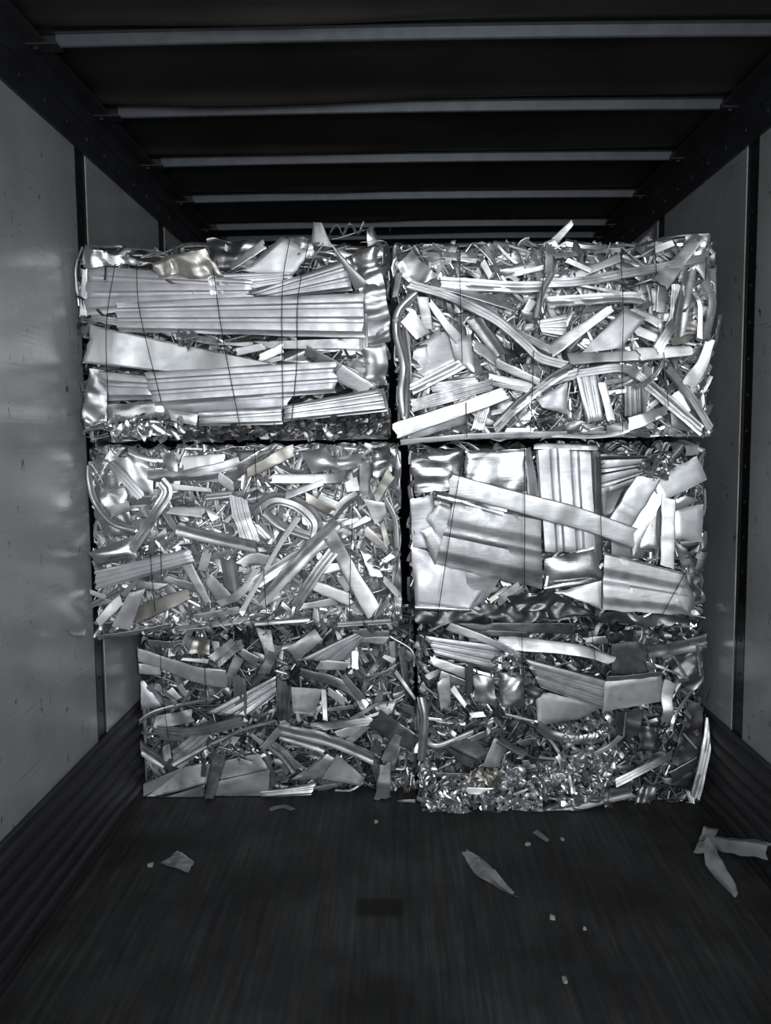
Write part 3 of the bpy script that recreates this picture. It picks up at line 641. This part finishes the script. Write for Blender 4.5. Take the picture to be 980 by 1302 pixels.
PE2 = [
 ('Q', [(158,200),(312,88),(356,150),(212,272)], .06, 'p'), ('R', [(215,265),(540,108),(592,132),(500,265)], .045, 'p', {'n':3,'h':.008}), ('f', [(528,110),(735,118)], .03, 'n', {}, 56), ('f', [(560,150),(720,155)], .025, 'n', {}, 40), ('f', [(330,290),(500,300)], .03, 'n', {}, 60),
 ('t', [(225,345),(400,390),(530,450),(595,540)], .055, 's', {'amp':.006}, 66), ('Q', [(178,420),(355,430),(305,585),(188,565)], .04, 'b', {'amp':.01}), ('r', [(140,388),(132,612)], .075, 'd', {}, 84), ('f', [(468,350),(605,515)], .05, 'g', {}, 42), ('f', [(388,440),(485,505)], .05, 'n', {}, 44),
 ('f', [(362,430),(372,605)], .06, 'n', {}, 30), ('f', [(338,552),(535,530)], .065, 'n', {}, 22), ('c', [(298,652),(640,608)], .07, 'n', {}, 48), ('f', [(518,602),(672,508)], .075, 'n', {}, 22), ('f', [(598,592),(742,545)], .08, 'n', {}, 20), ('c', [(108,660),(400,730),(645,832)], .085, 'b', {}, 62),
 ('f', [(655,598),(780,680),(885,742)], .09, 'd', {}, 116), ('f', [(718,845),(785,690)], .08, 'n', {}, 66), ('f', [(712,850),(706,950),(695,1048)], .11, 'n', {'roll':0,'lab':'strip hanging down to the floor'}, 76), ('t', [(48,738),(130,800),(205,892)], .08, 's', {}, 64), ('f', [(18,765),(152,618)], .09, 'n', {}, 46),
 ('Q', [(350,935),(440,798),(596,932),(572,978)], .055, 'p', {'amp':.006}), ('Q', [(180,945),(380,798),(440,832),(360,945)], .045, 'n'), ('R', [(8,1008),(320,958),(290,1028),(12,1045)], .06, 'n', {'n':2}), ('f', [(308,992),(436,970)], .07, 'b', {}, 14), ('f', [(612,360),(765,318)], .06, 's', {}, 14), ('f', [(612,385),(775,292)], .07, 's', {}, 12), ('f', [(630,405),(745,335)], .065, 's', {}, 12), ('f', [(650,460),(745,450)], .06, 'b', {}, 14), ('f', [(670,500),(690,440)], .06, 'n', {}, 40),
 ('f', [(768,330),(892,500)], .06, 'g', {}, 20), ('t', [(738,130),(860,210),(875,300)], .05, 'n', {}, 14), ('f', [(805,190),(842,480)], .03, 'd', {}, 40), ('t', [(848,150),(905,190),(912,230)], .05, 'n', {}, 16), ('f', [(810,530),(885,562)], .07, 'b', {}, 52), ('f', [(760,850),(800,740)], .07, 's', {}, 14), ('t', [(770,885),(825,880),(832,780)], .05, 'g', {}, 18), ('K', [(735,950),(830,915),(845,970),(750,985)], .03, 'g', {'fq':26}), ('f', [(690,680),(640,660)], .06, 'n', {}, 40),
 ('c', [(110,690),(240,730),(360,770)], .06, 'n', {}, 60), ('K', [(600,520),(780,480),(760,580),(640,600)], .02, 'g'), ('f', [(700,240),(760,270)], .05, 'b', {}, 30), ('f', [(440,690),(580,650)], .06, 'b', {}, 60), ('f', [(500,730),(610,640)], .05, 'g', {}, 40), ('K', [(780,1060),(880,1050),(880,1100),(790,1095)], .12, 'g', {'cr':.012}), ('f', [(540,210),(540,310)], .05, 's', {}, 40), ('f', [(20,120),(70,260)], .05, 'g', {}, 60), ('f', [(20,340),(100,180)], .06, 's', {}, 60),
 ('W', [(90,250),(95,420)], .11, ''),
]
PF1 = [
 ('R', [(138,124),(560,180),(562,338),(198,238)], .06, 'n', {'n':3}), ('K', [(538,205),(690,240),(692,335),(528,332)], .07, 's', {'fq':20}), ('R', [(690,248),(1156,376),(1140,548),(790,418)], .07, 'n', {'n':3,'tilt':.008,'h':.008}), ('f', [(265,72),(480,150),(690,246)], .06, 'n', {}, 42), ('f', [(545,160),(980,205),(1195,268)], .05, 'n', {}, 72),
 ('f', [(300,72),(640,78),(980,85)], .02, 'd', {}, 56), ('f', [(400,110),(720,118)], .03, 'd', {}, 34), ('f', [(168,265),(372,342)], .055, 'b', {}, 56), ('f', [(220,350),(375,404)], .05, 'n', {}, 46), ('f', [(385,288),(387,462)], .075, 'd', {}, 42), ('K', [(410,350),(522,368),(545,522),(418,502)], .05, 'n', {'cr':.014}), ('K', [(558,338),(694,338),(694,522),(558,522)], .045, 's', {'cr':.016}),
 ('f', [(238,368),(252,525)], .05, 'n', {}, 74), ('f', [(288,420),(365,525)], .055, 'b', {}, 32), ('Q', [(752,436),(1165,522),(1000,602),(778,634)], .05, 'p', {'amp':.003}), ('Q', [(130,690),(212,742),(495,800),(380,875)], .05, 'd', {'amp':.008}), ('Q', [(210,742),(400,668),(510,800),(440,840)], .045, 'd'), ('t', [(98,690),(200,748),(410,668)], .07, 'n', {}, 24), ('t', [(110,730),(200,765),(320,720)], .065, 'g', {}, 20),
 ('t', [(112,478),(132,600),(112,835)], .08, 'n', {}, 46), ('Q', [(528,708),(612,732),(552,872),(458,872)], .05, 'n'), ('c', [(545,720),(705,805)], .06, 'g', {}, 42), ('t', [(775,640),(850,690),(980,722),(1115,712)], .06, 'n', {}, 60), ('Q', [(355,985),(525,990),(440,1026),(380,1024)], .08, 'b', {'amp':.012}),
 ('c', [(765,1165),(980,1090),(1315,1012)], .08, 'g', {}, 74), ('f', [(190,912),(430,925)], .05, 'd', {}, 28), ('f', [(140,140),(200,200)], .075, 'b', {}, 16), ('f', [(385,150),(470,152)], .075, 'b', {}, 18), ('K', [(420,610),(560,590),(540,660),(420,660)], .05, 'n', {'fq':24}), ('f', [(390,575),(470,570)], .06, 's', {}, 34), ('f', [(590,570),(750,612)], .07, 'b', {}, 12), ('f', [(150,597),(232,603)], .06, 's', {}, 16), ('K', [(225,655),(290,650),(290,690),(230,690)], .06, 's', {'fq':30}), ('K', [(280,610),(370,600),(350,640),(290,640)], .055, 's', {'fq':28}),
 ('K', [(105,870),(190,860),(220,1020),(110,1010)], .06, 's', {'fq':26}), ('K', [(190,930),(350,920),(360,1040),(200,1040)], .055, 's', {'fq':26}), ('K', [(110,1020),(360,1030),(360,1150),(170,1150)], .07, 's', {'fq':24}), ('K', [(460,1040),(540,1030),(560,1140),(465,1140)], .07, 's', {'fq':24}), ('K', [(540,1030),(780,1000),(780,1130),(560,1150)], .06, 'n', {'fq':26}), ('K', [(560,860),(720,860),(730,990),(570,990)], .05, 'n', {'fq':24}), ('K', [(720,860),(840,840),(850,1000),(730,990)], .05, 's', {'fq':26}), ('K', [(780,900),(980,760),(985,1010),(800,1020)], .055, 'n', {'fq':22}), ('K', [(360,900),(560,890),(540,980),(380,980)], .04, 'w', {'fq':24}), ('K', [(380,1020),(470,1030),(470,1120),(390,1100)], .05, 'g', {'fq':24}), ('f', [(640,1030),(720,995)], .08, 'b', {}, 14), ('f', [(780,815),(880,828)], .08, 'b', {}, 14), ('f', [(390,720),(550,650)], .06, 'n', {}, 34), ('K', [(720,400),(790,420),(790,530),(720,520)], .04, 'd'),
 ('W', [(680,110),(700,500)], .1, ''),
]
PF2 = [
 ('f', [(148,150),(272,150)], .05, 's', {}, 40), ('Q', [(298,170),(472,158),(502,332),(298,352)], .04, 'd', {'amp':.01}), ('Q', [(262,388),(586,342),(592,495),(250,562)], .06, 'p', {'amp':.003,'tilt':.005}), ('f', [(270,372),(590,345)], .07, 'g', {'roll':.5}, 36), ('c', [(515,222),(700,190),(855,150)], .05, 'g', {}, 84), ('K', [(600,250),(852,188),(822,382),(738,462)], .03, 'd', {'cr':.018}), ('f', [(498,280),(600,312),(735,372)], .06, 's', {}, 14), ('f', [(650,240),(735,372)], .05, 's', {}, 14), ('f', [(785,185),(795,260),(805,355)], .05, 's', {}, 14), ('f', [(680,390),(735,375)], .06, 's', {}, 14),
 ('Q', [(493,284),(542,284),(562,320),(508,328)], .07, 'b'), ('Q', [(578,245),(645,233),(622,266),(600,272)], .07, 'b'), ('f', [(632,385),(612,480),(622,560),(600,612)], .075, 'b', {'roll':.1}, 62), ('Q', [(738,480),(872,560),(808,905),(640,850)], .03, 'd', {'amp':.014,'cr':.01}), ('f', [(708,680),(782,766)], .06, 'b', {}, 10), ('f', [(715,548),(752,592)], .06, 's', {}, 24), ('f', [(636,665),(660,580),(755,436)], .07, 's', {}, 18), ('c', [(858,595,.09),(838,760,.12),(802,940,.18),(775,1045,.22)], .16, 'b', {'roll':.3,'tilt':.004,'lab':'bright upright bar at the corner'}, 50), ('t', [(886,570,.07),(852,800,.11),(800,1030,.19)], .145, 'n', {}, 16), ('t', [(600,705),(590,745),(606,780),(590,808)], .07, 's', {}, 10), ('t', [(485,930),(540,968),(572,898)], .06, 's', {}, 14), ('c', [(325,962),(550,850),(645,805)], .075, 'n', {}, 44), ('f', [(200,798),(290,755),(355,695)], .07, 'b', {}, 26), ('t', [(495,572),(522,545),(528,518)], .07, 's', {}, 12),
 ('K', [(400,1062),(500,960),(605,980),(480,1072)], .06, 'd'), ('f', [(640,930),(785,840)], .05, 'd', {}, 60), ('Q', [(590,930),(790,890),(760,1000),(600,975)], .03, 'k'), ('f', [(365,560),(340,725)], .04, 'd', {}, 74), ('f', [(435,540),(412,705)], .045, 'd', {}, 84), ('K', [(455,640),(560,650),(550,780),(450,770)], .04, 'd'), ('K', [(20,620),(230,580),(220,720),(30,720)], .04, 'n', {'fq':22}), ('K', [(230,560),(330,580),(310,680),(240,680)], .05, 's', {'fq':24}), ('K', [(20,800),(200,740),(200,900),(20,980)], .05, 'n', {'fq':24}), ('K', [(180,760),(350,740),(330,980),(190,990)], .05, 's', {'fq':22}), ('K', [(0,980),(280,990),(270,1050),(0,1090)], .06, 's', {'fq':26}), ('K', [(420,780),(600,760),(590,850),(440,860)], .04, 'g', {'fq':20}), ('f', [(500,180),(520,215)], .06, 's', {}, 18), ('f', [(470,170),(500,220)], .06, 's', {}, 10), ('K', [(250,100),(480,90),(470,160),(270,160)], .02, 'd', {'fq':18}), ('K', [(560,90),(760,100),(740,150),(570,170)], .03, 'd', {'fq':20}), ('f', [(680,115),(720,122)], .05, 'b', {}, 18), ('f', [(600,130),(640,128)], .05, 's', {}, 20), ('f', [(370,700),(385,560)], .06, 's', {}, 12), ('f', [(690,760),(715,775)], .06, 's', {}, 30), ('f', [(770,660),(790,690)], .06, 's', {}, 28), ('f', [(680,600),(740,640)], .06, 's', {}, 24), ('K', [(270,1080),(310,1075),(310,1115),(265,1110)], .1, 'd'), ('Q', [(730,170),(770,150),(860,160),(840,200)], .06, 's', {'amp':.01}),
 ('W', [(185,90),(215,320)], .1, ''), ('W', [(290,980),(280,1065)], .12, ''),
]


# ------------------------------------------------------------------ bales
CROP = {'A': (90, 270, 980 / 430), 'b1': (490, 300, 980 / 230), 'b2': (690, 280, 980 / 230), 'c1': (95, 550, 980 / 230), 'c2': (300, 550, 980 / 230),
        'D': (490, 540, 980 / 440), 'e1': (140, 780, 980 / 210), 'e2': (330, 780, 980 / 220), 'f1': (510, 780, 980 / 220), 'f2': (710, 780, 980 / 220)}
GROUP = 'bales of scrap aluminium stacked in the trailer'


def make_bale(key, label, Yf, box, zr, crops, depth, seed, nrand, nfill, mix, fmix, long_=(.10, .34), horiz=0.0, small=False, corem='k'):
    """box = pixel left/right on the front face, zr = bottom/top heights"""
    rnd = random.Random(seed)
    x0, x1 = at(box[0], 600, Yf).x, at(box[1], 600, Yf).x
    z0, z1 = zr
    root = bpy.data.objects.new('scrap_metal_bale', None); COL.objects.link(root)
    root.empty_display_size = 0.2
    base = Vector(((x0 + x1) / 2, Yf + depth / 2, z0)); root.location = base
    tag(root, label, 'scrap bale', GROUP)

    def link(mb, name, mat, **kw):
        mb.v = [Vector(p) - base for p in mb.v]
        return mb.build(name, mat, root, **kw)

    zmin = z0 + .004 if z0 < .01 else -1
    LIM[2] = z0 if z0 > .01 else -9; LIM[4] = Yf + .07 if .5 < z0 < 1 else Yf - .008; LIM[5] = .05 if .5 < z0 < 1 else .034 if z0 > 1 else 0; LIM[3] = z1 + (.003 if z1 < 2 else .2)
    liner = .024 if z0 < .01 else .0
    LIM[0] = (XL + .01 + liner) if x0 < -.5 else x0 - .02; LIM[1] = (XR - .012 - liner) if x1 > .5 else x1 + .012
    # --- the crushed core and its filler: nobody could count it
    core = MB()
    fcore = Facets(seed, 13)
    nx, nz, ny = 46, 28, 40
    ins = .05

    def cpt(p):
        o = Vector((seed, 0, -seed))
        d = .02 * fcore(p) + .01 * noise.noise(p * 9 + o)
        return d
    bx0, bx1, by0, by1, bz0, bz1 = x0 + ins, x1 - ins, Yf + ins, Yf + depth - ins, z0 + (.03 if z0 > .01 else .02), z1 - ins

    def face(a, b_, c_, n1, n2, N):
        G, NN = [], []
        for i in range(n1 + 1):
            row = []
            for j in range(n2 + 1):
                p = a + (b_ - a) * (i / n1) + (c_ - a) * (j / n2)
                e = min(i, n1 - i, j, n2 - j)
                row.append(p + N * (cpt(p) if e else 0))
            G.append(row); NN.append([N] * (n2 + 1))
        grid_to(core, G, NN, 0)
    V = Vector
    face(V((bx0, by0, bz0)), V((bx1, by0, bz0)), V((bx0, by0, bz1)), nx, nz, V((0, -1, 0)))
    face(V((bx0, by1, bz0)), V((bx0, by1, bz1)), V((bx1, by1, bz0)), 12, 16, V((0, 1, 0)))
    face(V((bx0, by0, bz0)), V((bx0, by0, bz1)), V((bx0, by1, bz0)), nz, ny, V((-1, 0, 0)))
    face(V((bx1, by0, bz0)), V((bx1, by1, bz0)), V((bx1, by0, bz1)), ny, nz, V((1, 0, 0)))
    face(V((bx0, by0, bz1)), V((bx1, by0, bz1)), V((bx0, by1, bz1)), nx, ny, V((0, 0, 1)))
    face(V((bx0, by0, bz0)), V((bx0, by1, bz0)), V((bx1, by0, bz0)), 10, 10, V((0, 0, -1)))
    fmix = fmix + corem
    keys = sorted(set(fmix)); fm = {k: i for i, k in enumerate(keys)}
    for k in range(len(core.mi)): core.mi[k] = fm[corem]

    def rstrip(mb, surf, lo, hi, wlo, whi, dlo, dhi, thick, step, mi=0):
        L = rnd.uniform(lo, hi); w = rnd.uniform(wlo, whi)
        # position on a face
        if surf == 'front':
            c = V((rnd.uniform(x0, x1), Yf - rnd.uniform(dlo, dhi), rnd.uniform(z0, z1))); e1, e2, n_ = V((1, 0, 0)), V((0, 0, 1)), V((0, -1, 0))
        elif surf == 'left':
            c = V((x0 + .02 - rnd.uniform(dlo, dhi) * .4, rnd.uniform(Yf, Yf + depth), rnd.uniform(z0, z1))); e1, e2, n_ = V((0, 1, 0)), V((0, 0, 1)), V((-1, 0, 0))
        elif surf == 'right':
            c = V((x1 - .02 + rnd.uniform(dlo, dhi) * .4, rnd.uniform(Yf, Yf + depth), rnd.uniform(z0, z1))); e1, e2, n_ = V((0, 1, 0)), V((0, 0, 1)), V((1, 0, 0))
        else:
            c = V((rnd.uniform(x0, x1), rnd.uniform(Yf, Yf + depth * .8), z1 - .04 + rnd.uniform(dlo, dhi))); e1, e2, n_ = V((1, 0, 0)), V((0, 1, 0)), V((0, 0, 1))
        a = rnd.uniform(0, PI)
        if rnd.random() < horiz: a = rnd.gauss(0, .25)
        d = e1 * math.cos(a) + e2 * math.sin(a)
        t_ = d + n_ * rnd.gauss(0, .16)
        sag = (n_ * rnd.uniform(-.10, .12) + d.cross(n_) * rnd.uniform(-.22, .22)) * L
        p = [c - t_ * L / 2, c + sag * .6, c + t_ * L / 2]
        for q in p:
            q.x = max(x0 + .0, min(x1 - .0, q.x)); q.z = max(z0 + .012, min(z1 + (.0 if surf != 'top' else .03), q.z))
            q.y = max(Yf - .03, min(Yf + depth - .01, q.y))
        if (p[0] - p[2]).length < .02: return
        ribbon(mb, p, w, rnd.choice('fxxxcatx'), roll=rnd.gauss(0, .45), twist=rnd.gauss(0, .5), amp=rnd.choice((.002, .004, .008)), seed=rnd.random() * 50, thick=thick, step=step, kinks=2, mi=mi, rnd=rnd, up=n_, zmin=zmin)
    if small: sz = (.03, .12, .012, .035)
    else: sz = (.05, .22, .008, .036)
    for _ in range(nfill):
        rstrip(core, 'front', *sz, -.055, .004, 0, .03, fm[rnd.choice(fmix)])
    for _ in range(int(nfill * .7)):
        rstrip(core, 'front', .06, .26, .003, .012, -.05, .012, 0, .03, fm[rnd.choice(fmix)])
    for sname, cnt in (('left', nfill // 3), ('right', nfill // 3), ('top', nfill // 4)):
        for _ in range(cnt):
            rstrip(core, sname, *sz, -.03, .02, 0, .035, fm[rnd.choice(fmix)])
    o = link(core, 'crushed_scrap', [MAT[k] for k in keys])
    o['kind'] = 'stuff'
    # --- strips nobody placed by eye but that show as themselves
    for _ in range(nrand):
        mb = MB()
        rstrip(mb, 'front', *long_, .014, .05, -.03, .014, .0015, .016)
        if mb.v: link(mb, 'metal_strip', MAT[rnd.choice(mix)])
    # --- the pieces the photo shows
    for ck, items in crops:
        ox, oy, sc = CROP[ck]

        def W(u, v, d): return at(ox + u / sc, oy + v / sc, Yf - d)
        for it in items:
            typ, pts, d, mt = it[0], it[1], it[2], it[3]
            opt = it[4] if len(it) > 4 else {}
            mb = MB(); sd = rnd.random() * 80
            if typ == 'W':
                tube(mb, [W(u, v, d + .012 * math.sin(i * 2)) for i, (u, v) in enumerate(pts)], .0016)
                link(mb, 'binding_wire', MAT['wire']); continue
            if typ in 'QRK':
                tl = opt.get('tilt', .014)
                c = [W(u, v, d + rnd.uniform(-tl, tl)) for u, v in pts]
                if typ == 'K' and opt.get('fq', 0) >= 20:
                    ar = ((c[1] - c[0]).cross(c[3] - c[0])).length
                    for _q in range(max(14, min(90, int(ar * 3600)))):
                        a_, b_ = rnd.random(), rnd.random()
                        p0 = c[0].lerp(c[1], a_).lerp(c[3].lerp(c[2], a_), b_) + Vector((0, rnd.uniform(-.015, .02), 0))
                        an = rnd.uniform(0, PI); L = rnd.uniform(.018, .06)
                        dr = Vector((math.cos(an), rnd.gauss(0, .5), math.sin(an))) * L / 2
                        md = p0 + Vector((rnd.gauss(0, 1), rnd.gauss(0, 1), rnd.gauss(0, 1))) * L * .16
                        ribbon(mb, [p0 - dr, md, p0 + dr], rnd.uniform(.010, .03), rnd.choice('xaf'), roll=rnd.gauss(0, .7), twist=rnd.gauss(0, .9), amp=.005, seed=rnd.random() * 60, thick=0, step=.011, kinks=2, rnd=rnd, zmin=zmin)
                elif typ == 'K':
                    patch(mb, c, amp=.006, crumple=opt.get('cr', .022), seed=sd, freq=opt.get('fq', 15), zmin=zmin, step=.009, thick=.001)
                else:
                    patch(mb, c, ribs=opt.get('n', 0) if typ == 'R' else 0, rh=opt.get('h'), amp=opt.get('amp', .005), crumple=opt.get('cr', 0), seed=sd, bow=opt.get('bow', 0), zmin=zmin)
                o = link(mb, 'ribbed_panel' if typ == 'R' else 'crumpled_foil' if typ == 'K' else 'metal_sheet', MAT[mt])
                if 'lab' in opt: o['label'] = opt['lab']
                continue
            w = it[5] if len(it) > 5 else opt.get('w', 30)
            w = w / sc * Yf / F_PX
            tl = opt.get('tilt', .015)
            p = [W(q[0], q[1], (q[2] if len(q) > 2 else d) + rnd.uniform(-tl, tl)) for q in pts]
            ribbon(mb, p, w, typ, roll=opt.get('roll', rnd.gauss(0, .16)), twist=opt.get('tw', rnd.gauss(0, .2)), amp=opt.get('amp', .003), seed=sd, ribs=opt.get('n', 3), kinks=opt.get('kk', 2), rnd=rnd, zmin=zmin)
            o = link(mb, 'metal_strip', MAT[mt])
            if 'lab' in opt: o['label'] = opt['lab']
    return root


make_bale('A', 'aluminium scrap bale of long ribbed panels, on top of the left stack', 3.12, (110, 494), (1.573, 2.285), [('A', PA)], 1.15, 11, 22, 700,
          'nngps', 'ffgkd', horiz=.5)
make_bale('B', 'aluminium scrap bale of tangled strips, on top of the right stack', 3.14, (506, 900), (1.573, 2.285), [('b1', PB1), ('b2', PB2)], 1.15, 22, 32, 1000,
          'nbbgsn', 'fffbsn')
make_bale('C', 'bright bale of shredded aluminium strips, in the middle of the left stack', 3.18, (116, 506), (0.872, 1.570), [('c1', PC1), ('c2', PC2)], 1.35, 33, 34, 1300,
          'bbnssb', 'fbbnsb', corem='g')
make_bale('D', 'bale of broad smooth crushed sheets, in the middle of the right stack', 3.20, (522, 896), (0.882, 1.570), [('D', PD)], 1.35, 44, 12, 700,
          'nsbgn', 'ffskg')
make_bale('E', 'bottom bale of the left stack, grey strips with one strip hanging to the floor', 3.66, (164, 524), (0.0, 0.862), [('e1', PE1), ('e2', PE2)], 1.3, 55, 24, 900,
          'nggnsb', 'ffgsk')
make_bale('F', 'bottom bale of the right stack, dark crumpled foil with a bright upright bar', 3.52, (530, 900), (0.0, 0.872), [('f1', PF1), ('f2', PF2)], 1.3, 66, 20, 1300,
          'nggdd', 'fgdsk', small=True)


LIM[:] = [XL + .03, XR - .03, -9, 9, -9, 0]
# ------------------------------------------------------------------ scraps on the floor
def loose(name, label, cat, build, mat, group=None):
    mb = MB(); c = build(mb)
    mb.v = [Vector(p) - c for p in mb.v]
    o = mb.build(name, mat); o.location = c
    return tag(o, label, cat, group)


UPZ = Vector((0, 0, 1))
rf = random.Random(9)


def folded(mb):
    a = [at_x(976, 1077, 1.272), at_x(938, 1070, 1.235), at_floor(902, 1066, .02)]
    ribbon(mb, a, .072, 'a', roll=.1, amp=.004, seed=3, up=Vector((-.2, -.75, .65)), rnd=rf)
    b_ = [at_floor(899, 1066, .03), at_floor(907, 1095, .02), at_floor(920, 1118, .014), at_floor(936, 1139, .01)]
    ribbon(mb, b_, .056, 'f', roll=.35, twist=.9, amp=.018, seed=8, up=UPZ, kinks=6, rnd=rf, env=True, step=.01)
    c = [at_floor(882, 1088), at_floor(893, 1060), at_floor(912, 1062), at_floor(904, 1092)]
    for p, z in zip(c, (.012, .03, .03, .012)): p.z = z
    patch(mb, c, crumple=.016, seed=4, freq=22, step=.008, thick=.001)
    return at_floor(915, 1090)


loose('metal_strip', 'folded aluminium strip lying bent in a V on the black floor by the right wall', 'metal scrap', folded, MAT['b'])


def twisted(mb):
    p = [at_floor(596, 1082), at_floor(609, 1102), at_floor(618, 1115), at_floor(634, 1130), at_floor(655, 1141)]
    for q, z in zip(p, (.012, .018, .02, .014, .008)): q.z = z
    ribbon(mb, p, .062, 'a', roll=.3, twist=1.5, amp=.024, seed=15, up=UPZ, kinks=8, rnd=rf, step=.009, env=True)
    return at_floor(622, 1112)


loose('foil_strip', 'twisted strip of thin foil on the floor in front of the right stack', 'metal scrap', twisted, MAT['n'])


def flake(mb):
    c = [at_floor(204, 1099), at_floor(226, 1086), at_floor(247, 1101), at_floor(240, 1112)]
    for q, z in zip(c, (.012, .02, .012, .01)): q.z = z
    patch(mb, c, crumple=.008, seed=21, freq=24, step=.008, thick=.001)
    return at_floor(225, 1100)


loose('foil_scrap', 'flat grey scrap of foil on the floor in front of the left stack', 'metal scrap', flake, MAT['n'])


def sliver(pts, w, z=.006, sd=1):
    def f(mb):
        p = [at_floor(*q) for q in pts]
        for q in p: q.z = z
        ribbon(mb, p, w, 'f', amp=.003, seed=sd, up=UPZ, rnd=rf, step=.008, roll=.2)
        return sum(p, Vector()) / len(p)
    return f


loose('metal_sliver', 'dull sliver of metal on the floor close to the bottom left bale', 'metal scrap', sliver([(343, 1031), (360, 1027), (373, 1031)], .022, sd=2), MAT['g'])
loose('metal_sliver', 'short metal sliver on the floor close to the bottom right bale', 'metal scrap', sliver([(680, 1059), (690, 1066), (697, 1071)], .022, sd=5), MAT['g'])


def chip(u, v, r, sd):
    def f(mb):
        c = at_floor(u, v); q = random.Random(sd)
        n = 7; top = []
        for k in range(n):
            a = 2 * PI * k / n; rr = r * q.uniform(.55, 1.25)
            top.append(c + Vector((math.cos(a) * rr, math.sin(a) * rr * 1.3, .005 + q.uniform(0, .006))))
        vs = top + [Vector((p.x, p.y, .0005)) for p in top] + [c + Vector((0, 0, .012))]
        fs = [(k, (k + 1) % n, 2 * n) for k in range(n)] + [(k + n, (k + 1) % n + n, (k + 1) % n, k) for k in range(n)] + [tuple(reversed(range(n, 2 * n)))]
        mb.add(vs, fs)
        return c
    return f


CG = 'small chips on the trailer floor'
for (u, v, r, lab) in ((717, 1247, .012, 'pale chip lying alone on the near floor, right of centre'),
                       (702, 1168, .009, 'tiny pale chip right of the dark floor patch, below the twisted foil strip'),
                       (113, 1099, .014, 'pale chip at the foot of the left scuff liner, nearer the left bale'),
                       (86, 1139, .012, 'pale chip at the foot of the left scuff liner, farther from the bales'),
                       (192, 1101, .012, 'dull chip just left of the flat grey foil scrap'),
                       (671, 1074, .011, 'small chip on the floor below the bottom right bale, left of the short sliver'),
                       (478, 1046, .007, 'tiny bright chip on the floor under the gap between the stacks'),
                       (715, 1068, .008, 'tiny chip on the floor right of the short metal sliver'),
                       (743, 1182, .006, 'tiny speck of metal on the floor between the foil strip and the bent strip')):
    loose('metal_chip', lab, 'chip', chip(u, v, r, u), MAT['chip'], CG)

# ------------------------------------------------------------------ light
def look(o, tgt): o.rotation_euler = (Vector(tgt) - o.location).to_track_quat('-Z', 'Y').to_euler()


ld = bpy.data.lights.new('work_lamp', 'SPOT'); lo = bpy.data.objects.new('work_lamp', ld); COL.objects.link(lo)
lo.location = (0.48, -0.35, 2.0); look(lo, (-0.05, 3.2, 1.5))
ld.energy = 100; ld.spot_size = math.radians(70); ld.spot_blend = 1.0; ld.shadow_soft_size = 0.12; ld.color = (0.93, 0.97, 1.0)
ld2 = bpy.data.lights.new('dock_light', 'AREA'); l2 = bpy.data.objects.new('dock_light', ld2); COL.objects.link(l2)
ld2.shape = 'RECTANGLE'; ld2.size = 2.3; ld2.size_y = 2.2; ld2.energy = 66; ld2.color = (0.95, 0.98, 1.0)
l2.location = (0.15, -1.6, 1.75); look(l2, (0.05, 3.2, 1.5))

w = bpy.data.worlds.new('World'); S.world = w; w.use_nodes = True
bg = w.node_tree.nodes['Background']; bg.inputs[0].default_value = (0.75, 0.85, 1.0, 1); bg.inputs[1].default_value = 0.25

S.cycles.glossy_bounces = 8; S.cycles.diffuse_bounces = 6
S.view_settings.view_transform = 'Standard'; S.view_settings.look = 'None'
S.view_settings.exposure = 0.0; S.view_settings.gamma = 1.0; S.view_settings.use_curve_mapping = False
